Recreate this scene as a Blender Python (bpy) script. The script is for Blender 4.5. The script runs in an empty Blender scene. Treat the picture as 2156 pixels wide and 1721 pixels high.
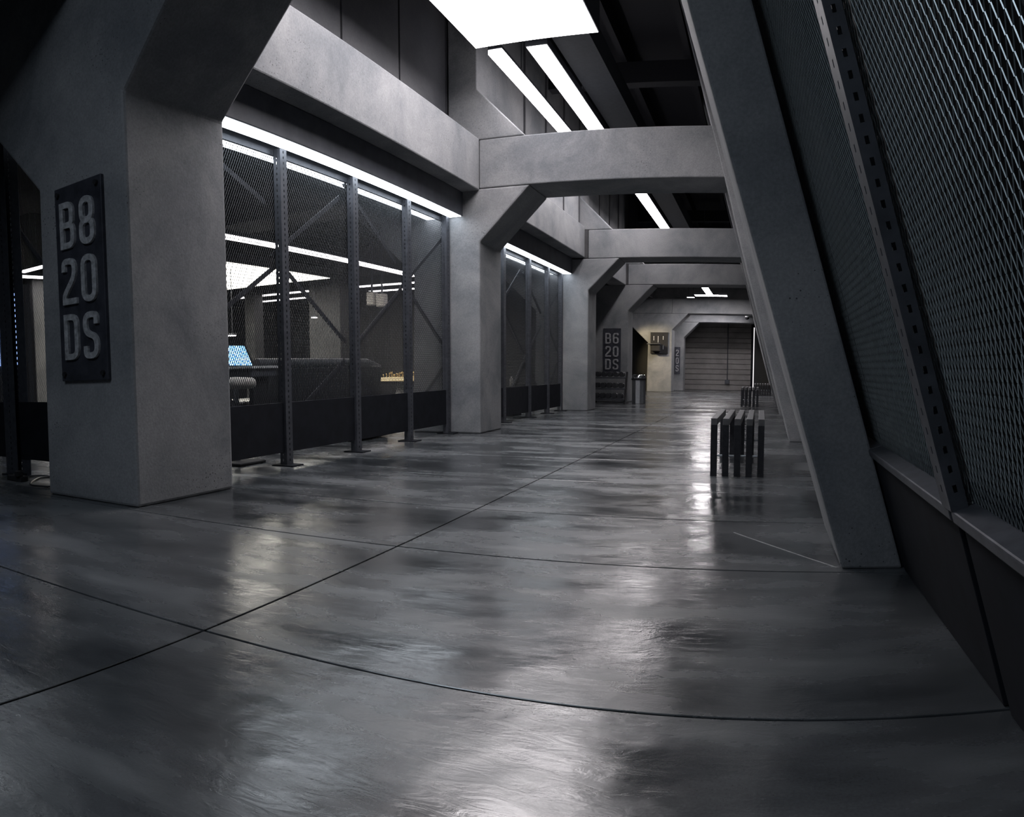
import bpy, bmesh, math, random
from mathutils import Vector, Matrix
random.seed(7)
S = bpy.context.scene
COL = S.collection
PI = math.pi

# ------------------------------------------------------------------ camera
# the photograph is a phone panorama (cylindrical projection), horizon a little off level
F, X0, H, ROLL, PITCH, EYE = 1584.0, 1602.0, 892.9, -.0231, .0709, .9
cp, sp, cr, sr = math.cos(PITCH), math.sin(PITCH), math.cos(ROLL), math.sin(ROLL)
R = Matrix(((cr, 0, -sr), (0, 1, 0), (sr, 0, cr))) @ Matrix(((1, 0, 0), (0, cp, -sp), (0, sp, cp)))
cd = bpy.data.cameras.new('camera'); cd.type = 'PANO'
cc = cd if hasattr(cd, 'panorama_type') else cd.cycles
cc.panorama_type = 'CENTRAL_CYLINDRICAL'
cc.central_cylindrical_radius = 1.0
cc.central_cylindrical_range_u_min = (0 - X0) / F
cc.central_cylindrical_range_u_max = (2156 - X0) / F
cc.central_cylindrical_range_v_min = (H - 1721) / F
cc.central_cylindrical_range_v_max = H / F
cd.clip_start = .02; cd.clip_end = 200
cam = bpy.data.objects.new('camera', cd); COL.objects.link(cam)
M3 = Matrix((R[0], R[2], [-c for c in R[1]])).transposed()
cam.matrix_world = Matrix.Translation((0, 0, EYE)) @ M3.to_4x4()
S.camera = cam

# ------------------------------------------------------------------ world, exposure, big lights
S.view_settings.view_transform = 'Standard'; S.view_settings.look = 'None'
S.view_settings.gamma = 1; S.view_settings.exposure = 0.0
S.view_settings.use_curve_mapping = False
w = bpy.data.worlds.new('world'); S.world = w; w.use_nodes = True
w.node_tree.nodes['Background'].inputs[0].default_value = (.45, .6, 1, 1)
w.node_tree.nodes['Background'].inputs[1].default_value = .004
E_STRIP, E_PANEL, E_IN, E_LED, E_BACK = 16.0, 9.0, 6.0, 7.5, 6.0

def area(name, loc, size, size_y, power, col, rot=(0, 0, 0)):
    l = bpy.data.lights.new(name, 'AREA'); l.shape = 'RECTANGLE'; l.size = size; l.size_y = size_y
    l.energy = power; l.color = col
    o = bpy.data.objects.new(name, l); COL.objects.link(o); o.location = loc; o.rotation_euler = rot
    return o
# warm lamp of the side aisle that lights the cream pillar at the far end
sl = bpy.data.lights.new('warm_downlight', 'SPOT'); sl.energy = 520; sl.color = (1, .8, .48); sl.spot_size = .75; sl.spot_blend = .5; sl.shadow_soft_size = .1
so = bpy.data.objects.new('warm_downlight', sl); COL.objects.link(so); so.location = (-5.9, 26.0, 2.9)
so.rotation_euler = (Vector((-3.95, 28.9, 1.3)) - Vector(so.location)).to_track_quat('-Z', 'Y').to_euler()

def at(x, y, **k):
    """pixel -> point on the plane X=, Y= or Z="""
    t = (x - X0) / F
    d = R.transposed() @ Vector((math.sin(t), math.cos(t), (H - y) / F))
    ax, v = list(k.items())[0]; i = 'XYZ'.index(ax)
    o = Vector((0, 0, EYE))
    return o + d * ((v - o[i]) / d[i])

# ------------------------------------------------------------------ materials
def new_mat(name):
    m = bpy.data.materials.new(name); m.use_nodes = True
    return m, m.node_tree, m.node_tree.nodes['Principled BSDF']
def coord(nt, scale=(1, 1, 1)):
    g = nt.nodes.new('ShaderNodeNewGeometry'); mp = nt.nodes.new('ShaderNodeMapping')
    mp.inputs['Scale'].default_value = scale
    nt.links.new(g.outputs['Position'], mp.inputs['Vector']); return mp.outputs[0]
def noise(nt, vec, scale, detail=6, rough=.6, dist=0):
    n = nt.nodes.new('ShaderNodeTexNoise'); n.inputs['Scale'].default_value = scale
    n.inputs['Detail'].default_value = detail; n.inputs['Roughness'].default_value = rough
    n.inputs['Distortion'].default_value = dist
    nt.links.new(vec, n.inputs['Vector']); return n.outputs['Fac']
def ramp(nt, fac, stops, smooth=False):
    r = nt.nodes.new('ShaderNodeValToRGB'); el = r.color_ramp.elements
    while len(el) < len(stops): el.new(.5)
    for e, (p, c) in zip(el, stops):
        e.position = p; e.color = (*c, 1) if isinstance(c, tuple) else (c, c, c, 1)
    r.color_ramp.interpolation = 'B_SPLINE' if smooth else 'LINEAR'
    nt.links.new(fac, r.inputs[0]); return r.outputs[0]
def mathn(nt, op, a, b):
    n = nt.nodes.new('ShaderNodeMath'); n.operation = op
    for i, v in enumerate((a, b)):
        if isinstance(v, (int, float)): n.inputs[i].default_value = v
        else: nt.links.new(v, n.inputs[i])
    return n.outputs[0]
def mixc(nt, fac, a, b, mode='MIX'):
    n = nt.nodes.new('ShaderNodeMix'); n.data_type = 'RGBA'; n.blend_type = mode
    if isinstance(fac, (int, float)): n.inputs[0].default_value = fac
    else: nt.links.new(fac, n.inputs[0])
    for i, v in ((6, a), (7, b)):
        if isinstance(v, tuple): n.inputs[i].default_value = (*v, 1)
        else: nt.links.new(v, n.inputs[i])
    return n.outputs[2]
def bump(nt, bs, h, strength, dist=.01):
    b = nt.nodes.new('ShaderNodeBump'); b.inputs['Strength'].default_value = strength
    b.inputs['Distance'].default_value = dist
    nt.links.new(h, b.inputs['Height']); nt.links.new(b.outputs[0], bs.inputs['Normal'])

def concrete(name, c0, c1, pits=True, rough=.8, board=False):
    m, nt, bs = new_mat(name); v = coord(nt)
    n1 = noise(nt, v, 1.1, 8, .62, .4); n2 = noise(nt, v, 60, 3, .6)
    c = ramp(nt, n1, [(.34, c0), (.64, c1)])
    c = mixc(nt, .35, c, ramp(nt, n2, [(.3, .35), (.7, .75)]), 'OVERLAY')
    hh = mathn(nt, 'MULTIPLY', n2, .25)
    if pits:
        vo = nt.nodes.new('ShaderNodeTexVoronoi'); vo.inputs['Scale'].default_value = 34
        nt.links.new(v, vo.inputs['Vector'])
        clus = noise(nt, v, 1.7, 2, .5)
        th = mathn(nt, 'MULTIPLY', ramp(nt, clus, [(.45, 0.0), (.72, 1.0)]), .2)
        pit = mathn(nt, 'LESS_THAN', vo.outputs['Distance'], th)
        c = mixc(nt, mathn(nt, 'MULTIPLY', pit, .75), c, (.015, .016, .02))
        hh = mathn(nt, 'SUBTRACT', hh, mathn(nt, 'MULTIPLY', pit, .6))
    nt.links.new(c, bs.inputs['Base Color']); bs.inputs['Roughness'].default_value = rough
    hh = mathn(nt, 'ADD', hh, mathn(nt, 'MULTIPLY', n1, .8))
    bump(nt, bs, hh, .45, .012)
    return m
def plain(name, col, rough=.5, metal=0, nscale=25, amt=.25, bstr=.05):
    m, nt, bs = new_mat(name); v = coord(nt); n = noise(nt, v, nscale, 4)
    lo = tuple(x * (1 - amt) for x in col); hi = tuple(min(1, x * (1 + amt)) for x in col)
    nt.links.new(ramp(nt, n, [(.3, lo), (.7, hi)]), bs.inputs['Base Color'])
    bs.inputs['Roughness'].default_value = rough; bs.inputs['Metallic'].default_value = metal
    if bstr: bump(nt, bs, n, bstr, .004)
    return m
def emit(name, col, s):
    m, nt, bs = new_mat(name)
    bs.inputs['Base Color'].default_value = (.8, .8, .8, 1)
    bs.inputs['Emission Color'].default_value = (*col, 1); bs.inputs['Emission Strength'].default_value = s
    return m

def floor_mat():
    m, nt, bs = new_mat('polished_concrete_floor')
    v = coord(nt); vs = coord(nt, (.55, 1.5, 1))
    big = noise(nt, vs, .75, 5, .6, .25); mid = noise(nt, vs, 2.3, 7, .6, 0); fine = noise(nt, v, 120, 3, .6)
    c = ramp(nt, big, [(.34, (.018, .021, .024)), (.5, (.056, .062, .068)), (.68, (.135, .142, .15))], True)
    c = mixc(nt, .6, c, ramp(nt, mid, [(.25, .2), (.5, .45), (.72, .85)], True), 'OVERLAY')
    c = mixc(nt, .3, c, ramp(nt, fine, [(.3, .3), (.7, .7)]), 'OVERLAY')
    nt.links.new(c, bs.inputs['Base Color'])
    rr = ramp(nt, mathn(nt, 'ADD', mathn(nt, 'MULTIPLY', mid, .6), mathn(nt, 'MULTIPLY', big, .4)), [(.36, .12), (.5, .22), (.66, .45)], True)
    nt.links.new(rr, bs.inputs['Roughness'])
    bs.inputs['IOR'].default_value = 1.85
    rip = noise(nt, vs, 14, 5, .6, 1.5); patch = ramp(nt, noise(nt, v, .8, 3, .5, .5), [(.5, .05), (.68, 1.0)])
    rough_fine = mathn(nt, 'MULTIPLY', noise(nt, v, 40, 4, .7), patch)
    h = mathn(nt, 'ADD', mathn(nt, 'MULTIPLY', rip, .35), mathn(nt, 'MULTIPLY', rough_fine, .45))
    h = mathn(nt, 'ADD', h, mathn(nt, 'MULTIPLY', noise(nt, v, 3.0, 2), 2.2))
    bump(nt, bs, h, .3, .011)
    return m
M = {}
M['floor'] = floor_mat()
M['scratch'] = plain('scuffed_cement', (.3, .305, .31), .6)
M['joint'] = plain('joint_dirt', (.012, .012, .014), .9)
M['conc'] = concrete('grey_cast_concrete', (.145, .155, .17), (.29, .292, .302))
M['conc2'] = concrete('board_marked_concrete', (.19, .18, .18), (.30, .285, .28), pits=False)
M['upper'] = concrete('upper_wall_panel', (.055, .057, .066), (.09, .092, .10), pits=False, rough=.45)
M['ceil'] = plain('dark_ceiling', (.010, .011, .016), .8)
M['trough'] = plain('grey_light_trough', (.03, .034, .042), .6)
M['conc_shade'] = concrete('shaded_side_concrete', (.038, .039, .042), (.07, .07, .073))  # darker copy of the grey concrete; the side room's shade is in the colour
M['darkwall'] = plain('dark_room_wall', (.045, .048, .055), .7, nscale=3)
M['void'] = plain('void_black', (.01, .011, .013), .7)  # near-black, also stands in for openings that are only unlit
M['kick'] = plain('black_sheet_steel', (.011, .0125, .017), .8, .0, 8)
M['kick'].node_tree.nodes['Principled BSDF'].inputs['Specular IOR Level'].default_value = .15
M['metal'] = plain('dark_grey_painted_steel', (.075, .08, .095), .42, .4, 14)
M['metal'].node_tree.nodes['Principled BSDF'].inputs['Roughness'].default_value = .5
M['mesh'] = plain('expanded_metal', (.04, .043, .05), .42, .4, 30, .2, 0)
M['mesh_lit'] = plain('expanded_metal_lit', (.37, .41, .42), .33, .75, 30, .2, 0)  # paler copy of the mesh metal; the light it catches is coloured in
M['box'] = plain('dark_fixture_housing', (.07, .075, .09), .6, .1, 4)
M['sign'] = plain('sign_plate_steel', (.06, .063, .08), .5, .4, 9, .35)
M['letter'] = plain('cast_letter_metal', (.42, .425, .44), .6, .1, 30, .4, .25)
M['bench'] = plain('bench_dark_steel', (.05, .052, .06), .38, .5)
M['benchtop'] = plain('bench_slat_grey', (.14, .14, .145), .45)  # slats in a paler grey than the legs
M['steel'] = plain('brushed_stainless', (.62, .64, .67), .45, 1, 20, .1)
M['chrome'] = plain('polished_chrome', (.85, .86, .88), .12, 1, 5, .05, 0)
M['black'] = plain('black_rubber', (.013, .013, .016), .8)
M['rubber2'] = plain('dumbbell_rubber', (.028, .03, .036), .5)
M['roll'] = plain('leather_lit_top', (.13, .135, .15), .4, 0, 40, .2, .2)  # paler than the sofa leather; highlight along the back put into the colour
M['sofa'] = plain('black_leather', (.022, .024, .03), .32, 0, 40, .2, .2)
M['pale'] = plain('pale_upholstery', (.6, .58, .55), .55)
M['white'] = plain('white_laminate', (.75, .75, .75), .4)
M['gold'] = plain('brass', (.75, .55, .25), .3, .8, 20, .1, 0)
M['rope'] = plain('cable_black', (.02, .02, .025), .5)
def led_cool(n, s): return emit(n, (1.0, .95, .97), s)
M['e_strip'] = led_cool('strip_light_diffuser', E_STRIP)
M['e_led'] = emit('fixture_light_diffuser', (.86, .93, 1.0), E_LED)
M['e_panel'] = led_cool('panel_light_diffuser', E_PANEL)
M['e_in'] = led_cool('side_room_light_diffuser', E_IN)
M['e_warm'] = emit('side_room_panel_diffuser', (1.0, .96, .84), 9)
M['e_far'] = led_cool('far_bay_diffuser', 40)
M['e_fill'] = led_cool('end_wall_fill', 17)
M['e_back'] = emit('back_panel_diffuser', (.76, .87, 1.0), E_BACK)
M['e_blue'] = emit('blue_tube', (.3, .48, 1.0), 1.6)
M['e_gold'] = emit('lit_golden_top', (1.0, .72, .32), .9)
M['e_edge'] = led_cool('door_edge_light', 1.2)

# ------------------------------------------------------------------ geometry helpers
class G:
    def __init__(s): s.v = []; s.f = []
    def add(s, vs, fs):
        b = len(s.v); s.v += [tuple(p) for p in vs]; s.f += [tuple(b + i for i in f) for f in fs]; return s
    def box(s, x0, x1, y0, y1, z0, z1):
        return s.add([(x, y, z) for x in (x0, x1) for y in (y0, y1) for z in (z0, z1)],
                     [(0, 1, 3, 2), (4, 6, 7, 5), (0, 4, 5, 1), (2, 3, 7, 6), (0, 2, 6, 4), (1, 5, 7, 3)])
    def prism(s, pts, y0, y1):
        """polygon in XZ extruded along Y"""
        n = len(pts)
        vs = [(x, y0, z) for x, z in pts] + [(x, y1, z) for x, z in pts]
        fs = [tuple(range(n)), tuple(range(2 * n - 1, n - 1, -1))] + [(i, i + n, (i + 1) % n + n, (i + 1) % n) for i in range(n)]
        return s.add(vs, fs)
    def bar(s, a, b, wx, wy, up=(0, 0, 1)):
        a, b = Vector(a), Vector(b); d = (b - a).normalized(); u = Vector(up)
        if abs(d.dot(u)) > .95: u = Vector((0, 1, 0))
        p = d.cross(u).normalized(); q = p.cross(d).normalized()
        vs = [e + p * i * wx / 2 + q * j * wy / 2 for e in (a, b) for i, j in ((-1, -1), (1, -1), (1, 1), (-1, 1))]
        return s.add(vs, [(3, 2, 1, 0), (4, 5, 6, 7)] + [(i, (i + 1) % 4, (i + 1) % 4 + 4, i + 4) for i in range(4)])
    def rod(s, a, b, r, n=10, r2=None):
        a, b = Vector(a), Vector(b); d = (b - a).normalized(); u = Vector((0, 0, 1)) if abs(d.z) < .9 else Vector((1, 0, 0))
        p = d.cross(u).normalized(); q = p.cross(d); r2 = r if r2 is None else r2
        vs = [e + (p * math.cos(t) + q * math.sin(t)) * rr for e, rr in ((a, r), (b, r2)) for t in [2 * PI * i / n for i in range(n)]]
        return s.add(vs, [tuple(range(n)), tuple(range(2 * n - 1, n - 1, -1))] + [(i, i + n, (i + 1) % n + n, (i + 1) % n) for i in range(n)])
    def lathe(s, prof, c, n=24):
        cx, cy, cz = c; vs = []; fs = []; k = len(prof)
        for i in range(n):
            t = 2 * PI * i / n; vs += [(cx + r * math.cos(t), cy + r * math.sin(t), cz + z) for r, z in prof]
        for i in range(n):
            j = (i + 1) % n
            fs += [(i * k + a, j * k + a, j * k + a + 1, i * k + a + 1) for a in range(k - 1)]
        return s.add(vs, fs)
    def obj(s, name, mat, parent=None, bevel=0, smooth=False, seg=2):
        me = bpy.data.meshes.new(name); me.from_pydata(s.v, [], s.f); me.validate()
        bm = bmesh.new(); bm.from_mesh(me)
        if smooth: bmesh.ops.remove_doubles(bm, verts=bm.verts, dist=1e-5)
        bmesh.ops.recalc_face_normals(bm, faces=bm.faces); bm.to_mesh(me); bm.free()
        me.materials.append(mat)
        o = bpy.data.objects.new(name, me); COL.objects.link(o)
        if parent:
            o.parent = parent
        if bevel:
            b = o.modifiers.new('bevel', 'BEVEL'); b.width = bevel; b.segments = seg; b.limit_method = 'ANGLE'
        if smooth:
            for p in me.polygons: p.use_smooth = True
        return o
def put(o, parent):
    """parent o to parent keeping world coordinates (parents are unrotated empties)"""
    o.parent = parent; o.matrix_parent_inverse = Matrix.Translation(-Vector(parent.location)); return o
def part(g, name, mat, parent, **k): return put(g.obj(name, mat, **k), parent)
def tag(o, label, cat, group=None):
    o['label'] = label; o['category'] = cat
    if group: o['group'] = group
    return o
def thing(name, label, cat, loc=(0, 0, 0), group=None):
    o = bpy.data.objects.new(name, None); COL.objects.link(o); o.location = loc; o.empty_display_size = .1
    return tag(o, label, cat, group)
def setting(name, loc=(0, 0, 0)):
    o = bpy.data.objects.new(name, None); COL.objects.link(o); o.location = loc; o['kind'] = 'structure'; return o

# expanded metal: zigzag strands, long axis up, each strand a small twisted flat bar
def expanded(width, height, wd=.029, ln=.055, bw=.0042, th=.002, tw=-.6):
    """local frame: u along x, v along z, normal y"""
    g = G(); hl = ln / 2; amp = wd / 4 - bw * .28
    nu = int(width / (wd / 2)); nv = int(height / hl)
    for i in range(nu):
        uc = (i + .5) * wd / 2
        for j in range(nv):
            sg = 1 if (i + j) % 2 else -1
            a = Vector((uc - sg * amp, 0, j * hl)); b = Vector((uc + sg * amp, 0, (j + 1) * hl))
            d = (b - a).normalized(); p = Vector((d.z, 0, -d.x))
            # twist of the strand out of the sheet
            p1 = (p * .8 + Vector((0, tw, 0))).normalized(); n1 = d.cross(p1).normalized()
            vs = [e + p1 * s1 * bw / 2 + n1 * s2 * th / 2 for e in (a, b) for s1, s2 in ((-1, -1), (1, -1), (1, 1), (-1, 1))]
            g.add(vs, [(i0, (i0 + 1) % 4, (i0 + 1) % 4 + 4, i0 + 4) for i0 in range(4)])
    return g
def mesh_from(g, name, mat):
    me = bpy.data.meshes.new(name); me.from_pydata(g.v, [], g.f); me.materials.append(mat); return me

def perforated(g, o, u, v, wu, wv, pitch, hole, cols=1, v0=.03):
    """flat strip with real rectangular holes. o origin, u/v unit vectors"""
    o, u, v = Vector(o), Vector(u), Vector(v)
    n = int((wv - v0) / pitch); us = [0]
    for c in range(cols):
        cx = wu * (c + .5) / cols; us += [cx - hole / 2, cx + hole / 2]
    us.append(wu)
    vs = [0]
    for k in range(n):
        cz = v0 + (k + .5) * pitch; vs += [cz - hole * .9, cz + hole * .9]
    vs.append(wv)
    pts = [o + u * a + v * b for b in vs for a in us]; m = len(us); fs = []
    for j in range(len(vs) - 1):
        for i in range(m - 1):
            if j % 2 and i % 2: continue
            fs.append((j * m + i, j * m + i + 1, (j + 1) * m + i + 1, (j + 1) * m + i))
    g.add(pts, fs)

# ------------------------------------------------------------------ floor
fl = setting('floor')
part(G().box(-20, 6, -6, 38, -.16, -.035), 'joint_bed', M['joint'], fl)
# fine raised crack line running to the nearest leaning pillar
for (p, q) in (((1545, 1122), (1762, 1196)),):
    a, b = at(*p, Z=0), at(*q, Z=0)
    g = G().bar(a + Vector((0, 0, .0006)), b + Vector((0, 0, .0006)), .009, .0022)
    part(g, 'scratch_ridge', M['scratch'], fl)
xs = [-19.8, -14.0, -9.9, -5.9, -1.76, 2.6, 5.9]
ys = [-5.4, -3.9, -2.45, -1.0, .42, 1.885, 3.325, 4.42, 5.77, 7.2, 8.75, 10.2, 11.65, 13.1, 14.55, 16.0, 17.45, 18.9, 20.4, 23.4, 26.4, 29.4, 33.2, 37.5]
gp = .0055
for i in range(len(xs) - 1):
    for j in range(len(ys) - 1):
        part(G().box(xs[i] + gp, xs[i + 1] - gp, ys[j] + gp, ys[j + 1] - gp, -.12, 0), 'slab', M['floor'], fl, bevel=.002, seg=1)

# ------------------------------------------------------------------ portal frames
FX = -3.74       # hall face of the left pillars
def leaning(x0, s, z): return x0 - s * z
PORT = [  # Y, depth, z kink, left kink, beam bottom, beam top, R x0, slope, R width, hall face, label bits
    (3.395, 1.0, 2.765, 2.324, 4.02, 4.70, .386, .300, .285, FX, 'nearest portal frame, its grey pillar carrying the B8 20 DS sign'),
    (9.54, .85, 2.585, 2.2, 3.285, 3.92, .37, .272, .27, FX, 'second portal frame with grey beam crossing above the hall past the mesh screen'),
    (15.3, .76, 2.50, 2.1, 3.15, 3.73, .38, .272, .27, -3.60, 'third portal frame, whose grey pillar stands left of the B6 sign'),
    (19.5, .75, 2.40, 2.0, 3.07, 3.60, .37, .272, .27, -3.52, 'fourth portal frame with the B6 20 DS sign behind the dumbbell rack'),
    (28.9, .9, 2.40, 1.9, 3.02, 3.58, .40, .272, .27, -3.49, 'fifth portal frame, warmly lit, with the black weight-bar board on its pillar'),
    (31.0, .7, 2.19, 1.7, 2.82, 3.45, .40, .272, .27, -3.25, 'last portal frame around the board-marked end wall, narrow 2 0 S sign on it'),
]
for k, (Y, D, zk, zkl, zb, zt, rx, sl_, rw, fx, lab) in enumerate(PORT):
    p = thing('portal_frame', lab[0].upper() + lab[1:] if False else lab, 'pillar', (fx - .5, Y + D / 2, 0))
    lx = -4.77 if k < 4 else (-4.46 if k == 4 else -4.3)
    hr = zb - zk; hl = zb - zkl
    # pillar with haunches on both sides
    if k == 5: pts = [(fx, 0), (fx, zk), (fx + hr, zb), (lx, zb), (lx, 0)]
    else: pts = [(fx, 0), (fx, zk), (fx + hr, zb), (lx - hl, zb), (lx + .04, zkl), (lx, 0)]
    part(G().prism(pts, Y, Y + D), 'pillar', M['conc'], p, bevel=.022)
    # cross beam over the hall
    part(G().prism([(fx - .005, zb + .004), (leaning(rx, sl_, zb) + .05, zb + .004), (leaning(rx, sl_, zt) + .05, zt), (fx - .005, zt)], Y, Y + D), 'cross_beam', M['conc'], p, bevel=.015)
    # beam over the side aisle
    if k < 5: part(G().prism([(fx - .012, zb + .004), (fx - .012, zt), (-9.9, zt), (-9.9, zb + .004)], Y, Y + D), 'side_beam', M['conc_shade'] if 0 < k < 4 else M['conc'], p, bevel=.015)
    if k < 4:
        part(G().prism([(-9.55, 0), (-9.55, zb), (-10.45, zb), (-10.45, 0)], Y, Y + D), 'inner_pillar', M['conc_shade'], p, bevel=.02) if k != 1 else None
        # upper stub with haunch standing on the beam
        part(G().prism([(-4.19, zt + .004), (-4.19, 6.35), (-3.775, 6.35), (-3.775, zt + .66), (-3.11, zt + .004)], Y, Y + D), 'upper_stub', M['conc'], p, bevel=.015)
    # leaning pillar on the window side
    hh = 6.35 if k < 4 else zt
    part(G().prism([(rx, 0), (rx - sl_ * hh, hh), (rx - sl_ * hh + rw, hh), (rx + rw, 0)], Y - .01, Y + D * .9), 'leaning_pillar', M['conc'], p, bevel=.012)

# ------------------------------------------------------------------ upper structure along the hall
wl = setting('wall_left', (-4.25, 15, 0))
y = -4.5; seams = [4.30, 5.58, 6.87, 8.17, 9.53, 10.4, 11.62, 12.9, 14.2, 15.4, 16.7, 18.0, 19.4, 20.7, 22, 23.3, 24.6, 26, 27.4, 28.8]
seams = [-4.5, -3.2, -1.9, -.6, .7, 2.0, 3.3] + seams
for a, b in zip(seams[:-1], seams[1:]):
    part(G().box(-4.30, -4.21, a + .018, b - .018, 3.6, 6.3), 'wall_panel', M['upper'], wl, bevel=.006)
part(G().box(-4.40, -4.31, -4.5, 28.8, 3.6, 6.3), 'backing_sheet', M['void'], wl)

for z0_, ss in ((3.82, (10.42, 11.66, 12.86, 14.06, 15.28)), (3.75, (16.08, 17.2, 18.35, 19.48))):
    for a, b in zip(ss[:-1], ss[1:]):
        part(G().box(-3.90, -3.80, a + .014, b - .014, z0_, 6.3), 'wall_panel', M['conc'], wl, bevel=.006)
        part(G().box(-3.80, -3.775, b - .05, b - .014, z0_, 6.3), 'panel_batten', M['upper'], wl)
beams = [(-4.4, 3.39, 4.03, 4.68, FX, 'unseen concrete edge beam added before the nearest pillar to shade its upper face'),  # out of view, raised to shade the nearest pillar's upper left
         (4.40, 9.54, 3.262, 3.935, FX, 'pale lit concrete edge beam above the near mesh screen'),
         (10.4, 15.3, 3.17, 3.80, -3.68, 'lit concrete edge beam above the second mesh screen'),
         (16.07, 19.5, 3.06, 3.66, -3.58, 'short concrete edge beam above the recess by the B6 sign')]
for k, (y0, y1, z0, z1, fx, lab) in enumerate(beams):
    o = G().box(fx - .44, fx, y0, y1, z0, z1).obj('edge_beam', M['conc'], bevel=.015)
    tag(o, lab, 'beam')

cl = setting('ceiling', (-2, 15, 6.4))
part(G().box(-18, 3, -6, 38, 6.4, 6.55), 'deck', M['ceil'], cl)
for k in range(6):
    x = -3.6 + k * 1.1
    part(G().box(x, x + .1, -5, 34, 6.1, 6.4), 'joist', M['ceil'], cl)
part(G().box(-2.46, -2.02, 4.6, 24, 4.66, 4.95), 'light_trough', M['trough'], cl)
for k in range(5):
    part(G().box(-1.95 + k * .52, -1.48 + k * .52, 12.6, 12.9, 4.30, 4.62), 'girder_block', M['ceil'], cl, bevel=.05)
for k, yy in enumerate((1, 7, 13, 19, 25)):
    part(G().box(-4.2, 2.6, yy, yy + .25, 5.75, 6.1), 'girder', M['ceil'], cl)
part(G().box(-16.5, -4.42, -6, 30, 4.76, 4.86), 'side_aisle_deck', M['void'], cl)

# ------------------------------------------------------------------ lights
def fixture(name, x0, x1, y0, y1, z, h, mat, label, group=None, rim=.015, cat='light', hang=True):
    t = thing(name, label, cat, ((x0 + x1) / 2, (y0 + y1) / 2, z), group)
    lens = .05 if (h < .1 and z > 4 and x1 < -3) else 0      # the strip by the wall has a deep lens that also glows sideways
    part(G().box(x0 - (0 if lens else rim), x1 + (0 if lens else rim), y0 - rim, y1 + rim, z + (lens or .006), z + h), 'housing', M['box'], t, bevel=.004)
    part(G().box(x0, x1, y0, y1, z, z + (lens or .02)), 'diffuser', mat, t)
    zt_ = 4.76 if x1 < -4.5 else 6.4
    cx, cy = (x0 + x1) / 2, (y0 + y1) / 2
    for q in (-.35, .35) if hang else ():
        hx, hy = (cx + q * (x1 - x0), cy) if x1 - x0 > y1 - y0 else (cx, cy + q * (y1 - y0))
        part(G().rod((hx, hy, z + h), (hx, hy, zt_), .006, 6), 'hanger_wire', M['box'], t)
    return t
fixture('panel_light', -3.33, -1.885, 4.6, 8.40, 4.6, .5, M['e_panel'], 'big square white light panel hanging at the top of the photo')
fixture('panel_light', -3.33, -1.885, -2.6, .2, 4.6, .5, M['e_back'], 'big square white light panel behind the camera')
fixture('strip_light', -3.26, -3.09, 8.62, 15.2, 4.6, .09, M['e_strip'], 'long ceiling strip light nearest the upper left wall')
fixture('strip_light', -2.77, -2.53, 8.58, 23.5, 4.6, .09, M['e_strip'], 'long ceiling strip light running down the middle of the hall')
# cross of lights in the last bay
zc = 3.55
a, b = at(1465, 624, Z=zc), at(1530, 622, Z=zc)
yc = (a.y + b.y) / 2
fixture('strip_light', a.x, b.x, yc - .22, yc + .22, zc, .08, M['e_far'], 'short strip light lying crosswise in the farthest bay')
a, b = at(1480, 608, Z=zc), at(1492, 608, Z=zc)
fixture('strip_light', a.x - .02, b.x, a.y - 1.5, yc - .25, zc, .08, M['e_far'], 'strip light running lengthwise into the farthest crosswise light')
a, b = at(1447, 627, Z=zc), at(1462, 627, Z=zc)
fixture('strip_light', a.x, b.x, a.y - .15, a.y + .05, zc, .08, M['e_in'], 'smallest strip light left of the farthest cross of lights')
fixture('strip_light', -3.0, -.9, 30.2, 30.5, 3.2, .08, M['e_fill'], 'unseen fill light added between the last two portal frames')  # unseen light added to brighten the end wall and last frame
# fixtures along the mesh screens
def screen_light(y0, y1, z, xo, xi, ztop, lab, lab2):
    t = thing('screen_light', lab, 'light', ((xo + xi) / 2, (y0 + y1) / 2, z))
    part(G().box(xi - .012, xo + .006, y0, y1, z + .008, ztop), 'housing', M['box'], t, bevel=.006)
    part(G().box(xi, xo - .012, y0 + .05, y1 - .02, z, z + .012), 'diffuser', M['e_led'], t)
    t = thing('screen_light', lab2, 'light', (xi - .2, (y0 + y1) / 2, z))
    part(G().box(xi - .37, xi - .125, y0, y1, z + .008, ztop - .1), 'housing', M['box'], t, bevel=.006)
    part(G().box(xi - .355, xi - .14, y0 + .05, y1 + .0, z, z + .012), 'diffuser', M['e_led'], t)
screen_light(4.42, 9.53, 2.935, -3.985, -4.165, 3.258, 'long bright strip light in front of the near mesh screen', 'bright strip light seen through the top of the near mesh screen')
screen_light(10.42, 15.29, 2.84, -3.95, -4.12, 3.166, 'bright strip light in front of the second mesh screen', 'bright strip light seen through the second mesh screen')
# side room lights
fixture('strip_light', -7.62, -7.33, 6.0, 15.2, 2.935, .08, M['e_in'], 'lengthwise strip light high in the side room behind the near mesh')
fixture('panel_light', -12.6, -9.2, 9.4, 14.35, 2.94, .2, M['e_warm'], 'large glowing light panel deep in the side room behind the near mesh')
fixture('strip_light', -13.5, -7.6, 16.1, 16.42, 2.935, .06, M['e_in'], 'crosswise strip light in the side room, nearest of three')
fixture('strip_light', -13.9, -11.6, 17.5, 17.8, 2.935, .06, M['e_in'], 'crosswise strip light in the side room, short one farther left')
fixture('strip_light', -9.9, -7.6, 17.3, 17.6, 2.935, .06, M['e_in'], 'crosswise strip light in the side room, short one farther right')
fixture('strip_light', -12.0, -8.2, 7.98, 8.2, 2.935, .06, M['e_in'], 'crosswise strip light seen left of the nearest pillar')
fixture('strip_light', -12.6, -12.3, 8.35, 9.3, 2.935, .06, M['e_in'], 'lengthwise strip light seen left of the nearest pillar')
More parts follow.
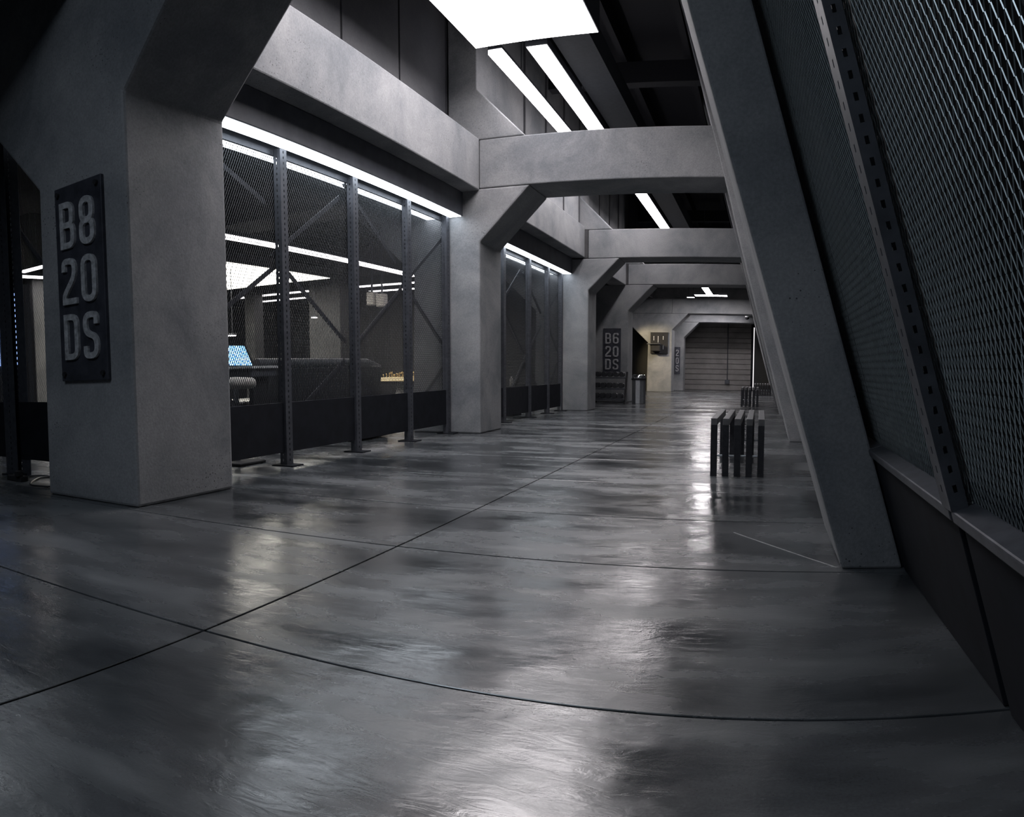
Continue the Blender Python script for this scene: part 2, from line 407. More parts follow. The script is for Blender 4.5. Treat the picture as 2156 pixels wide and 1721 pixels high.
a = at(3, 230, Y=3.9)
fixture('screen_light', -9.0, a.x + .01, 3.86, 4.02, a.z - .05, .14, M['e_led'], 'strip light whose end glows at the left edge of the photo', hang=False)

# ------------------------------------------------------------------ mesh screens
MESH = {}
def mesh_data(wd_, ht, right=False):
    k = (round(wd_, 3), round(ht, 3), right)
    if k not in MESH: MESH[k] = mesh_from(expanded(wd_, ht, bw=.0065, tw=.55) if right else expanded(wd_, ht), 'expanded_mesh', M['mesh_lit' if right else 'mesh'])
    return MESH[k]
def add_mesh(parent, wd_, ht, mat4, right=False):
    o = bpy.data.objects.new('mesh_panel', mesh_data(wd_, ht, right)); COL.objects.link(o)
    o.parent = parent
    o.matrix_parent_inverse = Matrix.Translation(-Vector(parent.location)); o.matrix_basis = mat4
    o['kind'] = 'stuff'
    return o
def upright(parent, o, ux, uy, up, wx, wy, h, foot=True, hole=.013, pitch=.05):
    """perforated box post; o = bottom corner nearest the hall and camera; ux points away from the hall, uy away from camera"""
    o, ux, uy, up = Vector(o), Vector(ux), Vector(uy), Vector(up)
    g = G()
    perforated(g, o, ux, up, wx, h, pitch, hole)              # face towards the camera
    perforated(g, o, uy, up, wy, h, pitch, hole)              # face towards the hall
    perforated(g, o + uy * wy, ux, up, wx * 1.5, h, pitch, hole)
    g2 = G()
    p = part(g, 'post', M['metal'], parent)
    sm = p.modifiers.new('thick', 'SOLIDIFY'); sm.thickness = .003; sm.offset = 0
    if foot:
        c = o + ux * wx * .5 + uy * wy * .5
        f_ = part(G().box(c.x - .11, c.x + .13, c.y - .09, c.y + .09, 0, .012), 'base_plate', M['kick'], p)
        f_.matrix_parent_inverse = Matrix.Identity(4); f_.parent = p; f_.matrix_world = Matrix.Identity(4)
        f_.matrix_parent_inverse = (Matrix.Translation(Vector(parent.location)) @ p.matrix_parent_inverse).inverted()
    return p
def screen(y0, y1, posts, braces, label, xm=-4.2, top=2.93, kt=.60, kb=.13):
    t = thing('mesh_screen', label, 'screen', (xm, (y0 + y1) / 2, 0))
    for k, yy in enumerate(posts):
        upright(t, (xm + .035, yy, 0), (-1, 0, 0), (0, 1, 0), (0, 0, 1), .075, .10, top)
    ed = [y0] + [p + .05 for p in posts[:-1]] + [posts[-1] + .06]
    for a, b in zip(ed[:-1], ed[1:]):
        w_ = b - a
        add_mesh(t, w_, top - .02 - kt, Matrix.Translation((xm - .055, a, kt)) @ Matrix.Rotation(PI / 2, 4, 'Z'))
        part(G().box(xm - .02, xm + .012, a + .004, b - .004, kb, kt), 'kick_panel', M['kick'], t, bevel=.003)
        part(G().box(xm - .07, xm - .045, a, b, top - .05, top), 'top_rail', M['metal'], t)
    for (ya, za, yb, zb_) in braces:
        g = G().bar((xm - .09, ya, za), (xm - .09, yb, zb_), .008, .045)
        g.bar((xm - .105, ya, za), (xm - .105, yb, zb_), .03, .006)
        part(g, 'brace', M['metal'], t)
    return t
screen(4.41, 9.54, [5.68, 6.97, 8.24, 9.40],
       [(4.42, 1.12, 5.72, 1.87), (4.42, 3.0 - .1, 5.6, 2.45), (5.7, 1.98, 6.9, 2.72), (5.9, 1.86, 6.95, 1.2), (7.0, 2.88, 8.15, 2.18), (7.2, 1.18, 8.3, 1.88),
        (8.3, 1.9, 9.52, 2.66), (8.3, 2.0, 9.5, 1.24), (6.95, 1.0, 5.75, .32), (9.5, .9, 8.3, .15), (4.42, .95, 5.6, .35), (8.2, .2, 7.0, .95)],
       'near black mesh screen between the B8 pillar and the next pillar')
screen(10.41, 15.3, [11.55, 12.92, 14.12, 15.10],
       [(12.8, 2.63, 11.6, 1.85), (12.95, 2.6, 14.05, 1.95), (15.25, 2.45, 14.25, 1.9), (11.6, 2.0, 12.9, 1.15), (14.06, 1.72, 13.0, 1.05),
        (14.4, 1.85, 15.25, 1.25), (12.95, 1.0, 12.0, .3), (15.25, 1.0, 14.4, .3), (13.05, 1.0, 14.0, .4)],
       'second black mesh screen between the second and third pillars', xm=-4.15, top=2.84, kt=.57, kb=.10)
# crosswise screen left of the nearest pillar
ts = thing('mesh_screen', 'mesh screen at the left edge of the photo beside the B8 pillar', 'screen', (-6, 3.95, 0))
for xx in (-6.11, -7.9):
    upright(ts, (xx, 3.86, 0), (1, 0, 0), (0, 1, 0), (0, 0, 1), .2, .08, 3.25)
for a, b, zt_ in ((-7.8, -6.05, 3.24), (-6.0, -5.45, 3.0), (-5.45, -5.25, 2.8), (-5.25, -5.05, 2.6), (-5.05, -4.9, 2.45), (-4.9, -4.78, 2.32)):
    add_mesh(ts, b - a, zt_ - .69, Matrix.Translation((a, 3.99, .69)))
for a, b in ((-7.8, -6.05), (-6.0, -4.78)):
    part(G().box(a, b, 3.93, 3.96, .15, .69), 'kick_panel', M['kick'], ts, bevel=.003)
part(G().bar((-5.95, 4.03, 2.3), (-4.8, 4.03, 1.15), .04, .008, (0, 1, 0)), 'brace', M['metal'], ts)
part(G().bar((-5.95, 4.03, 2.3), (-7.8, 4.03, 1.1), .04, .008, (0, 1, 0)), 'brace', M['metal'], ts)

# ------------------------------------------------------------------ right side: leaning mesh wall
LS = .30; LX = .675; LA = math.atan(LS)
def lean_pt(y, s, off=0):
    """point on the leaning wall: y along the hall, s up the slope, off = away from the hall"""
    return Vector((LX - math.sin(LA) * s + math.cos(LA) * off, y, math.cos(LA) * s + math.sin(LA) * off))
LU = Vector((-math.sin(LA), 0, math.cos(LA))); LN = Vector((math.cos(LA), 0, math.sin(LA)))
wr = setting('wall_right', (LX, 15, 0))
tr_ = thing('leaning_mesh_wall', 'leaning perforated mesh wall filling the right edge of the photo', 'screen', (LX, 2, 0))
def lean_box(y0, y1, s0, s1, o0, o1):
    g = G(); vs = [lean_pt(yy, s_, o_) for s_ in (s0, s1) for yy in (y0, y1) for o_ in (o0, o1)]
    return g.add(vs, [(0, 1, 3, 2), (4, 6, 7, 5), (0, 4, 5, 1), (2, 3, 7, 6), (0, 2, 6, 4), (1, 5, 7, 3)])
py = [-1.15, .36, 1.87, 3.38, 4.9, 6.4, 7.9, 9.4, 10.9, 12.4, 13.9, 15.4, 16.9, 18.4]
for k, (a, b) in enumerate(zip(py[:-1], py[1:])):
    m4 = Matrix((( 0, LN.x, LU.x, 0), (1, 0, 0, 0), (0, LN.z, LU.z, 0), (0, 0, 0, 1)))
    if k >= 1: add_mesh(tr_, 1.5, 5.2 if k < 3 else 3.2, Matrix.Translation(lean_pt(a + .01, .56, .05)) @ m4, True)
    part(lean_box(a + .03, b - .03, .0, .55, .0, .05), 'kick_panel', M['kick'], tr_, bevel=.004)
    part(lean_box(a + .012, b - .012, .55, .585, -.02, .06), 'cap_rail', M['metal'], tr_, bevel=.006)
for yy in py[1:3] + py[5:]:
    upright(tr_, lean_pt(yy - .03, .585, -.02), LN, (0, 1, 0), LU, .045, .10, 5.3, foot=False, hole=.011, pitch=.052)
for (ya, sa, yb, sb) in ((3.5, 2.6, 1.95, .6), (3.5, 2.6, 1.95, 4.9), (.4, .6, 1.87, 2.6)):
    part(G().bar(lean_pt(ya, sa, .12), lean_pt(yb, sb, .12), .05, .01, LN), 'brace', M['metal'], tr_)
part(lean_box(-4, 34, 0, 6.6, .75, .9), 'outer_sheet', M['void'], wr)
part(lean_box(18.5, 30.9, 0, 3.4, .02, .08), 'far_kick_wall', M['kick'], wr)

# ------------------------------------------------------------------ back of the hall
wb = setting('wall_back', (-2, 33, 0))
part(G().box(-4.2, -.46, 33.06, 33.3, 0, 3.6), 'wall_core', M['conc2'], wb)
zz = 0; k = 0
while zz < 3.3:
    h = (.235, .21, .25, .22)[k % 4]
    d = (.0, .012, .004, .018)[(k * 7) % 4]
    part(G().box(-4.2, -.46, 32.98 + d, 33.06, zz + .011, zz + h - .011), 'board', M['conc2'], wb, bevel=.004)
    zz += h; k += 1
part(G().box(-4.6, 1.2, 33.6, 33.8, 0, 4.6), 'dark_opening', M['void'], wb)
part(G().box(-4.6, .6, 29.8, 30.9, 3.6, 6.4), 'lintel_wall', M['conc'], wb)
g = G().rod((-1.52, 32.95, .45), (-1.52, 32.95, 2.95), .022)
o = thing('conduit_pipe', 'thin vertical conduit pipe with a junction box on the end wall', 'pipe', (-1.52, 32.95, .3))
part(g, 'pipe', M['metal'], o); part(G().box(-1.62, -1.42, 32.84, 32.98, .28, .46), 'junction_box', M['metal'], o, bevel=.01)
d1 = setting('door_1', (-.4, 32.9, 0))
part(G().box(-.50, -.41, 32.8, 33.0, 0, 2.9), 'jamb', M['kick'], d1)
part(G().box(-.40, -.365, 32.86, 32.9, .05, 2.75), 'edge_light', M['e_edge'], d1)
part(G().box(-.34, .9, 32.95, 33.05, 0, 2.9), 'unlit_opening', M['void'], d1)  # black slab painting the darkness of the opening
# side room shell
sw = setting('wall_side_room', (-16, 10, 0))
part(G().box(-16.6, -16.4, -5.5, 30, 0, 4.3), 'wall_sheet', M['darkwall'], sw)
part(G().box(-16.4, -4.9, 20.6, 20.75, 0, 4.3), 'end_sheet', M['darkwall'], sw)
ww = setting('wall_recess', (-4.6, 18, 0))
part(G().box(-4.86, -4.78, 16.07, 19.5, 0, 3.6), 'wall_sheet', M['conc'], ww)
part(G().box(-6.4, -6.2, 20.9, 33, 0, 4.7), 'dark_sheet', M['void'], ww)  # this and the end sheet are black stand-ins for the far doorway's darkness
part(G().box(-6.3, -4.3, 30.1, 30.2, 0, 4.7), 'dark_end_sheet', M['void'], ww)
# wall behind camera
wn = setting('wall_front', (-2, -5.5, 0))
part(G().box(-16.4, 3, -5.8, -5.6, 0, 6.4), 'wall_sheet', M['darkwall'], wn)

# ------------------------------------------------------------------ lettering
def fillet(pts, r, closed, n=5):
    out = []; N = len(pts)
    for i, p in enumerate(pts):
        rr = r[i] if isinstance(r, (list, tuple)) else r
        if (not closed and i in (0, N - 1)) or rr == 0: out.append(Vector(p)); continue
        p = Vector(p); a = Vector(pts[i - 1]) - p; b = Vector(pts[(i + 1) % N]) - p
        ra = min(rr, a.length * .5, b.length * .5); a.normalize(); b.normalize()
        A, B = p + a * ra, p + b * ra
        for k in range(n + 1):
            t = k / n; out.append(A * (1 - t) ** 2 + p * 2 * t * (1 - t) + B * t * t)
    res = [out[0]]
    for q in out[1:]:
        if (q - res[-1]).length > .012: res.append(q)
    if closed and (res[0] - res[-1]).length < .012: res.pop()
    return res
def stroke(g, pts, closed, w, fn, dep):
    N = len(pts); L = []; Rr = []
    for i in range(N):
        if closed: a, b = pts[i] - pts[i - 1], pts[(i + 1) % N] - pts[i]
        else:
            a = pts[i] - pts[i - 1] if i else pts[1] - pts[0]
            b = pts[i + 1] - pts[i] if i < N - 1 else a
            if i == 0: a = b
        a = a.normalized(); b = b.normalized(); n = Vector((-(a + b).y, (a + b).x))
        n = n.normalized(); m = n / max(.5, n.dot(Vector((-a.y, a.x))))
        L.append(pts[i] + m * w / 2); Rr.append(pts[i] - m * w / 2)
    vs = []
    for q in (0, dep):
        vs += [fn(p.x, p.y, q) for p in L] + [fn(p.x, p.y, q) for p in Rr]
    fs = []; M_ = N if closed else N - 1
    for i in range(M_):
        j = (i + 1) % N
        fs += [(2 * N + i, 2 * N + j, 3 * N + j, 3 * N + i), (i, j, 2 * N + j, 2 * N + i), (N + i, 3 * N + i, 3 * N + j, N + j)]
    if not closed: fs += [(0, N, 3 * N, 2 * N), (N - 1, 3 * N - 1, 4 * N - 1, 2 * N - 1)]
    g.add(vs, fs)
def glyph(ch):
    w, s = .5, .13; a, b, t, m = s / 2, w - s / 2, 1 - s / 2, .5; lo = s / 2
    if ch == '0': return [([(a, lo), (b, lo), (b, t), (a, t)], .2, True)]
    if ch == 'D': return [([(a, lo), (b, lo), (b, t), (a, t)], [0, .2, .2, 0], True)]
    if ch == 'B': return [([(a, lo), (b, lo), (b, m), (a, m)], [0, .15, .13, 0], True), ([(a, m), (b - .02, m), (b - .02, t), (a, t)], [0, .13, .15, 0], True)]
    if ch == '8': return [([(a, lo), (b, lo), (b, m), (a, m)], .17, True), ([(a + .02, m), (b - .02, m), (b - .02, t), (a + .02, t)], .17, True)]
    if ch == '6': return [([(a, lo), (b, lo), (b, m + .06), (a, m + .06)], .17, True), ([(a, .4), (a, t), (b, t), (b, .78)], .19, False)]
    if ch == '2': return [([(a, .72), (a, t), (b, t), (b, .6), (a, .2), (a, lo), (b + s / 2, lo)], [0, .2, .2, .14, .1, 0, 0], False)]
    if ch == 'S': return [([(a, .27), (a, lo), (b, lo), (b, .45), (a, .56), (a, t), (b, t), (b, .73)], [0, .2, .2, .16, .16, .2, .2, 0], False)]
def sign(x0, x1, z0, z1, Y, rows, label, cols, lh, tops, lw=None, bolts=True, name='wall_sign'):
    t = thing(name, label, 'sign', ((x0 + x1) / 2, Y, z0))
    W, Hh = x1 - x0, z1 - z0
    part(G().box(x0, x1, Y - .03, Y - .002, z0, z1), 'plate', M['sign'], t, bevel=.004)
    for r, row in enumerate(rows):
        for c, ch in enumerate(row):
            fx_, wfr = cols[c]
            ox = x0 + W * fx_; sx = W * wfr / .5; oz = z1 - Hh * tops[r] - Hh * lh; sz = Hh * lh
            g = G()
            for gi, (pts, rad, closed) in enumerate(glyph(ch)):
                stroke(g, fillet(pts, rad, closed), closed, .13, lambda u, v, q: (ox + u * sx, Y - .028 - q, oz + v * sz), .022 + gi * .0015)
            part(g, 'letter' if ch.isalpha() else 'numeral', M['letter'], t)
    if bolts:
        for bx in (x0 + .045, x1 - .045):
            for bz in (z0 + .05, z1 - .05):
                part(G().rod((bx, Y - .05, bz), (bx, Y - .028, bz), .018, 8), 'bolt', M['black'], t)
    return t
C2 = [(.14, .31), (.56, .31)]; T3 = [.085, .37, .655]
sign(-4.495, -3.965, .875, 2.275, 3.395, ('B8', '20', 'DS'), 'dark steel sign reading B8 20 DS on the nearest pillar', C2, .235, T3)
sign(-4.17, -3.70, .75, 1.94, 19.5, ('B6', '20', 'DS'), 'dark steel sign reading B6 20 DS above the dumbbell rack', [(.13, .32), (.56, .32)], .235, [.1, .39, .67], bolts=False)
sign(-3.625, -3.385, .685, 1.80, 31.0, ('2', '0', 'S'), 'narrow dark sign reading 2 0 S on the last portal frame', [(.24, .5)], .23, [.1, .39, .67], bolts=False)

# ------------------------------------------------------------------ benches
def bench(x0, y0, length, hgt, n, bw, pitch, label):
    t = thing('slat_bench', label, 'bench', (x0 + (n - 1) * pitch / 2, y0 + length / 2, 0), 'slatted benches along the hall')
    for k in range(n):
        x = x0 + k * pitch; th = .055
        part(G().prism([(x, 0), (x + bw, 0), (x + bw, hgt - th), (x, hgt - th)], y0, y0 + th), 'leg', M['bench'], t, bevel=.002)
        part(G().prism([(x, 0), (x + bw, 0), (x + bw, hgt - th), (x, hgt - th)], y0 + length - th, y0 + length), 'leg', M['bench'], t, bevel=.002)
        part(G().box(x, x + bw, y0, y0 + length, hgt - th, hgt), 'slat', M['benchtop'], t, bevel=.003)
    e = x0 + (n - 1) * pitch + bw / 2
    for yy in (y0 + .027, y0 + length - .027):
        part(G().rod((x0 + bw / 2, yy, .175), (e, yy, .175), .009, 8), 'spacer_rod', M['steel'], t)
    return t
bench(-.42, 6.3, 1.5, .49, 5, .054, .0995, 'slatted dark metal bench nearest the camera')
bench(-.505, 18.45, 1.4, .47, 5, .05, .094, 'second slatted bench, behind the nearest bench')
bench(-.27, 27.0, 1.4, .42, 7, .05, .094, 'farthest slatted bench by the dark doorway')

# ------------------------------------------------------------------ litter bin
t = thing('litter_bin', 'stainless steel litter bin with a chrome domed lid', 'bin', (-3.13, 19.0, 0))
part(G().lathe([(0, 0), (.175, 0), (.175, .04), (.172, .6), (0, .6)], (-3.13, 19.0, .004), 10), 'body', M['steel'], t)
part(G().lathe([(.17, .60), (.19, .60), (.19, .645), (.17, .645), (.17, .6)], (-3.13, 19.0, 0), 24), 'rim', M['black'], t)
part(G().lathe([(.178, .645), (.178, .69), (.16, .73), (.12, .745), (.1, .735), (0, .735)], (-3.13, 19.0, 0), 24), 'lid', M['chrome'], t, smooth=True)

# ------------------------------------------------------------------ dumbbell rack
t = thing('dumbbell_rack', 'black three-tier rack under the B6 sign', 'rack', (-3.85, 18.85, 0))
for x in (-4.28, -3.44):
    part(G().bar((x, 18.70, 0), (x, 19.02, .80), .045, .05, (1, 0, 0)).box(x - .022, x + .022, 18.62, 19.12, 0, .05), 'side_frame', M['black'], t)
RZ = [.13, .39, .67]
for k, z in enumerate(RZ):
    yy = 18.72 + k * .1
    part(G().box(-4.28, -3.44, yy - .1, yy + .12, z - .035, z), 'shelf', M['metal'], t, bevel=.004)
def dumbbell(x, y, z, label):
    d = thing('dumbbell', label, 'dumbbell', (x, y, z), 'dumbbells on the three-tier rack'); ps = []
    for s_ in (-1, 1):
        ps.append(part(G().rod((x, y + s_ * .05, z + .07), (x, y + s_ * .12, z + .07), .068, 10), 'head', M['rubber2'], d, bevel=.008))
    ps.append(part(G().rod((x, y - .05, z + .07), (x, y + .05, z + .07), .016, 8), 'handle', M['steel'], d))
    return d, ps
d0 = None
tiers = ('bottom', 'middle', 'top')
places = ('at the left end', 'second from the left', 'in the middle', 'second from the right', 'at the right end')
for k, z in enumerate(RZ):
    for j in range(5):
        x = -4.17 + j * .155; yy = 18.73 + k * .1; z_ = z + .004
        lab = 'black dumbbell on the %s shelf of the rack, %s' % (tiers[k], places[j])
        if d0 is None: d0, parts_ = dumbbell(x, yy, z_, lab); continue
        c = d0.copy(); COL.objects.link(c); c.location = (x, yy, z_); c['label'] = lab
        for ch in parts_:
            q = ch.copy(); COL.objects.link(q); q.parent = c; q.matrix_parent_inverse = ch.matrix_parent_inverse.copy()

# ------------------------------------------------------------------ barbell board on the cream pillar
a, b = at(1370, 700, Y=28.86), at(1406, 745, Y=28.86)
t = thing('wall_rack', 'square black board with bars and a shelf arm on the cream-lit pillar', 'rack', ((a.x + b.x) / 2, 28.86, b.z))
part(G().box(a.x, b.x, 28.82, 28.89, b.z, a.z), 'board', M['black'], t, bevel=.005)
W = b.x - a.x; Hh = a.z - b.z
for fx_, z0, z1 in ((.2, .62, .82), (.45, .52, .82), (.74, .65, .82), (.2, .15, .35), (.74, .2, .4)):
    part(G().rod((a.x + W * fx_, 28.8, b.z + Hh * z0), (a.x + W * fx_, 28.8, b.z + Hh * z1), .012, 8), 'bar', M['steel'], t)
part(G().box(a.x + W * .1, a.x + W * .62, 28.5, 28.82, b.z + Hh * .1, b.z + Hh * .38), 'holder', M['black'], t, bevel=.03)
part(G().box(a.x - .08, a.x + W * .6, 28.42, 28.82, b.z + Hh * .42, b.z + Hh * .46), 'shelf_arm', M['metal'], t, bevel=.01)
# dome camera
a = at(1573, 668, Y=30.6)
t = thing('dome_camera', 'small white dome security camera on the last beam', 'camera', (a.x, 30.7, a.z))
part(G().rod((a.x, 30.97, a.z + .06), (a.x, 30.7, a.z + .06), .03, 10).rod((a.x, 30.7, a.z + .1), (a.x, 30.7, a.z), .09, 16), 'housing', M['white'], t)
part(G().lathe([(.085, 0), (.08, -.05), (.05, -.09), (0, -.1)], (a.x, 30.7, a.z), 16), 'dome', M['black'], t, smooth=True)

# ------------------------------------------------------------------ cable, plug at the left edge
def tube(pts, r, name, mat, label=None, cat=None, parent=None):
    cu = bpy.data.curves.new(name, 'CURVE'); cu.dimensions = '3D'; cu.bevel_depth = r; cu.bevel_resolution = 2
    sp_ = cu.splines.new('NURBS'); sp_.points.add(len(pts) - 1); sp_.order_u = 3; sp_.use_endpoint_u = True
    for i, p in enumerate(pts): sp_.points[i].co = (*p, 1)
    o = bpy.data.objects.new(name + '_tmp', cu); COL.objects.link(o)
    dg = bpy.context.evaluated_depsgraph_get(); me = bpy.data.meshes.new_from_object(o.evaluated_get(dg))
    COL.objects.unlink(o); bpy.data.objects.remove(o)
    me.materials.clear(); me.materials.append(mat)
    o = bpy.data.objects.new(name, me); COL.objects.link(o)
    if label: tag(o, label, cat)
    if parent: put(o, parent)
    return o
P = [at(x, y, Z=.01) for x, y in ((42, 1016), (62, 1003), (85, 1001), (110, 1004), (135, 1010), (110, 1026), (85, 1024), (62, 1022), (66, 1014), (90, 1003), (120, 1004))]
P = [Vector((min(p.x, -4.83), p.y, .01)) for p in P[1:]]
tube(P, .008, 'cable', M['rope'], 'loop of black cable lying on the floor left of the B8 pillar', 'cable')
a = at(50, 1014, Z=0)
t = thing('power_strip', 'small black power strip with a plug at the left edge', 'power strip', (a.x, a.y, 0))
part(G().box(a.x - .2, a.x + .03, a.y - .05, a.y + .03, 0, .05), 'body', M['black'], t, bevel=.008)
part(G().box(a.x - .03, a.x + .03, a.y - .08, a.y - .02, .05, .1), 'plug', M['black'], t, bevel=.008)

# ------------------------------------------------------------------ side room things
# bar stool just behind the near mesh
t = thing('bar_stool', 'stool with a pale padded seat behind the near mesh, left end', 'stool', (-4.72, 5.62, 0))
sx, sy = -4.72, 5.62
part(G().box(sx - .26, sx + .2, sy - .2, sy + .2, 0, .03), 'base', M['black'], t, bevel=.01)
part(G().rod((sx, sy, .03), (sx, sy, .74), .03, 12), 'post', M['steel'], t)
part(G().lathe([(0, .735), (.17, .735), (.2, .76), (.2, .81), (.17, .84), (0, .85)], (sx, sy, 0), 28), 'seat', M['pale'], t, smooth=True)
# control desk with slanted blue screen
t = thing('control_desk', 'dark desk with a thin white top behind the near mesh', 'desk', (-7.0, 7.4, 0))
a, b = at(440, 774, Y=7.4), at(556, 774, Y=7.4)
part(G().box(a.x, b.x, 7.15, 7.75, a.z - .033, a.z - .003), 'desktop', M['white'], t, bevel=.006)
part(G().box(a.x + .03, b.x - .03, 7.2, 7.7, a.z - .14, a.z - .03), 'apron', M['box'], t, bevel=.01)
for x in (a.x + .1, b.x - .16):
    part(G().box(x, x + .06, 7.3, 7.6, 0, a.z - .14), 'leg', M['black'], t)
dz = a.z
def screen_mat():
    m, nt, bs = new_mat('lit_blue_screen')
    tc = nt.nodes.new('ShaderNodeTexCoord'); br = nt.nodes.new('ShaderNodeTexBrick')
    br.inputs['Scale'].default_value = 3.2; br.inputs['Mortar Size'].default_value = .05
    br.inputs['Color1'].default_value = (.7, .95, 1, 1); br.inputs['Color2'].default_value = (.25, .65, .95, 1); br.inputs['Mortar'].default_value = (.02, .12, .35, 1)
    nt.links.new(tc.outputs['Generated'], br.inputs['Vector'])
    nt.links.new(br.outputs['Color'], bs.inputs['Emission Color']); bs.inputs['Emission Strength'].default_value = 3.4
    bs.inputs['Base Color'].default_value = (.02, .02, .03, 1)
    return m
M['screen'] = screen_mat()
t = thing('tilted_monitor', 'leaning monitor glowing light blue on the dark desk', 'monitor', (-7, 7.5, dz))
c = [at(470, 728, Y=7.65), at(515, 728, Y=7.65), at(533, 771, Y=7.45), at(470, 771, Y=7.45)]
g = G().add([*c, *[v + Vector((0, .03, .0)) for v in c]], [(0, 1, 2, 3), (7, 6, 5, 4), (0, 4, 5, 1), (1, 5, 6, 2), (2, 6, 7, 3), (3, 7, 4, 0)])
part(g, 'casing', M['black'], t)
cs = [v + Vector((0, -.008, .002)) for v in c]; mid = sum(cs, Vector()) / 4; cs = [mid + (v - mid) * .96 for v in cs]
g = G().add([*cs, *[v + Vector((0, .006, 0)) for v in cs]], [(0, 1, 2, 3), (7, 6, 5, 4), (0, 4, 5, 1), (1, 5, 6, 2), (2, 6, 7, 3), (3, 7, 4, 0)])
part(g, 'display', M['screen'], t)
# long dark sofa
t = thing('sofa', 'long black sofa with a rounded back behind the near mesh', 'sofa', (-6.4, 9.6, 0))
part(G().prism([(-6.19, .18), (-6.19, .93), (-6.22, .955), (-6.38, .955), (-6.41, .93), (-6.41, .18)], 7.9, 11.2), 'backrest', M['sofa'], t, bevel=.02)
part(G().rod((-6.3, 7.95, 1.01), (-6.3, 10.9, 1.01), .062, 20).rod((-6.3, 10.9, 1.01), (-6.3, 11.35, .93), .062, 20, .04), 'back_roll', M['roll'], t, bevel=.012)
for k in range(3):
    part(G().box(-7.2, -6.43, 8.1 + k * 1.0, 9.08 + k * 1.0, .2, .5), 'seat_cushion', M['sofa'], t, bevel=.05, seg=3)
for yy in (7.86, 11.1):
    part(G().prism([(-7.25, .1), (-6.45, .1), (-6.45, .5), (-7.25, .5)], yy, yy + .24), 'armrest', M['sofa'], t, bevel=.06, seg=3)
for x in (-7.1, -6.3):
    for yy in (8.0, 11.1): part(G().rod((x, yy, 0), (x, yy, .2), .03, 8), 'foot', M['steel'], t)
part(G().box(-7.2, -6.3, 7.95, 11.2, .12, .22), 'base_frame', M['black'], t)
# display table with golden lit top and figures
a, b = at(798, 801, Y=12.6), at(842, 799, Y=12.6)
t = thing('display_table', 'small table with a glowing golden top behind the near mesh', 'table', ((a.x + b.x) / 2, 12.8, 0))
part(G().box(a.x, b.x + .25, 12.6, 13.2, a.z - .02, a.z + .05), 'top', M['e_gold'], t, bevel=.006)
part(G().box(a.x - .02, b.x + .27, 12.58, 13.22, a.z - .07, a.z - .022), 'frame', M['black'], t)
part(G().add([(a.x + .2, 12.7, 0), (b.x + .15, 12.7, 0), (b.x + .15, 13.1, 0), (a.x + .2, 13.1, 0), (a.x + .3, 12.78, a.z - .07), (b.x + .05, 12.78, a.z - .07), (b.x + .05, 13.02, a.z - .07), (a.x + .3, 13.02, a.z - .07)],
     [(3, 2, 1, 0), (4, 5, 6, 7), (0, 1, 5, 4), (1, 2, 6, 5), (2, 3, 7, 6), (3, 0, 4, 7)]), 'pedestal', M['pale'], t)
tz = a.z + .05; fig0 = None; nfig = 0
for r in range(2):
    for k in range(9):
        x = a.x + .06 + k * .062; yy = 12.68 + r * .3; hgt = .06 + .05 * ((k * 5 + r * 3) % 4) / 3
        lab = 'tiny brass figure on the glowing table, %s row, %s from the left' % ('front' if r == 0 else 'back', ('first', 'second', 'third', 'fourth', 'fifth', 'sixth', 'seventh', 'eighth', 'ninth')[k])
        if fig0 is None:
            fig0 = G().lathe([(0, 0), (.018, 0), (.014, .015), (.007, .03), (.007, .07), (.014, .08), (.008, .1), (0, .105)], (0, 0, 0), 8).obj('chess_figure', M['gold'])
            c_ = fig0
        else: c_ = fig0.copy(); COL.objects.link(c_)
        c_.location = (x, yy, tz); c_.scale = (1, 1, hgt / .1); tag(c_, lab, 'figure', 'brass figures on the glowing table')
# two pale loudspeakers, high
for (x0, x1, y0, y1, lab) in ((771, 787, 616, 642, 'pale box loudspeaker high behind the near mesh, left one'), (791, 808, 619, 645, 'pale box loudspeaker high behind the near mesh, right one')):
    a, b = at(x0, y0, Y=14.6), at(x1, y1, Y=14.6)
    t = thing('loudspeaker', lab, 'loudspeaker', ((a.x + b.x) / 2, 14.7, b.z))
    part(G().box(a.x, b.x, 14.6, 14.8, b.z, a.z), 'cabinet', M['pale'], t, bevel=.02)
    part(G().rod(((a.x + b.x) / 2, 14.7, a.z), ((a.x + b.x) / 2, 14.7, 4.3), .02, 8), 'hanger', M['metal'], t)
# far concrete posts in the side room
for (x0, x1, yy, lab) in ((516, 536, 15.6, 'tall thin concrete pillar deep in the side room'), (46, 72, 8.9, 'pale concrete pillar seen through the mesh at the left edge')):
    a, b = at(x0, 700, Y=yy), at(x1, 700, Y=yy)
    o = G().box(a.x, b.x, yy, yy + .4, 0, 4.3).obj('side_pillar', M['conc_shade'], bevel=.02); tag(o, lab, 'pillar')
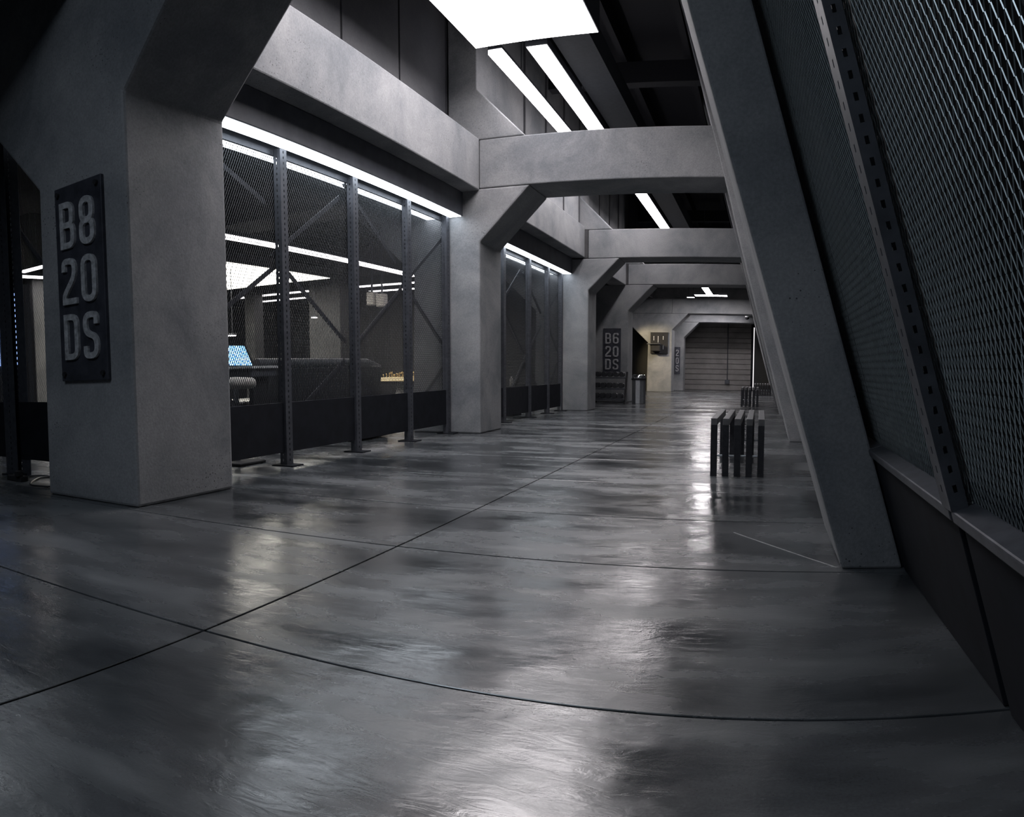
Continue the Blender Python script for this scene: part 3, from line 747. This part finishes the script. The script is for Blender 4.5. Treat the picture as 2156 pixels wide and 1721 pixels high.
# small lamps deep in the side room
for (px, pyy, yy, lab) in ((660, 668, 14.9, 'tiny lit wall lamp deep in the side room by the concrete pillar'), (486, 706, 11.5, 'tiny lit lamp in the side room next to the B8 pillar edge')):
    a = at(px, pyy, Y=yy)
    t = thing('wall_lamp', lab, 'light', (a.x, yy, a.z))
    part(G().box(a.x - .07, a.x + .07, yy, yy + .1, a.z, a.z + .035), 'shade', M['box'], t, bevel=.004)
    part(G().box(a.x - .06, a.x + .06, yy - .008, yy + .09, a.z - .02, a.z), 'diffuser', M['e_in'], t)
    part(G().rod((a.x, yy + .05, a.z + .03), (a.x, yy + .05, 4.76), .008, 6), 'hanger_rod', M['box'], t)
# low dark case on the floor
a, b = at(790, 930, Z=0), at(836, 925, Z=0)
t = thing('floor_case', 'low black case on the floor behind the near mesh', 'case', (-5.0, a.y + .3, 0))
part(G().box(-5.3, -4.75, 7.95, 8.75, .02, .16), 'case_body', M['black'], t, bevel=.01)
part(G().box(-5.3, -4.75, 7.95, 8.75, .165, .2), 'lid', M['box'], t, bevel=.008)
# blue tube behind the left post
a, b = at(16, 620, Y=5.2), at(16, 770, Y=5.2)
t = thing('blue_light_tube', 'blue glowing tube behind the perforated post at the left edge', 'light', (a.x, 5.2, b.z))
part(G().rod((a.x - .3, 5.2, b.z), (a.x - .3, 5.2, a.z), .03, 10), 'tube', M['e_blue'], t)
part(G().box(a.x - .12, a.x + .16, 5.2, 5.22, b.z, a.z), 'glow_plate', M['e_blue'], t)
part(G().box(a.x - .4, a.x + .2, 5.24, 5.4, 0, a.z + .1), 'cabinet', M['black'], t)
# bottle glass on second screen ledge
a = at(1077, 812, Y=13.4)
t = thing('water_bottle', 'clear pale bottle behind the second mesh screen', 'bottle', (a.x, 13.4, a.z - .02))
part(G().lathe([(0, 0), (.035, 0), (.035, .13), (.015, .17), (0, .17)], (a.x, 13.4, a.z - .02), 14), 'body', M['pale'], t, smooth=True)
part(G().lathe([(.016, .17), (.016, .195), (0, .195)], (a.x, 13.4, a.z - .02), 10), 'cap', M['white'], t)
t = thing('side_shelf', 'dark shelf cabinet holding the bottle behind the second mesh', 'cabinet', (a.x, 13.4, 0))
part(G().box(a.x - .5, a.x + .1, 13.2, 13.7, 0, a.z - .02), 'cabinet_body', M['void'], t, bevel=.01)
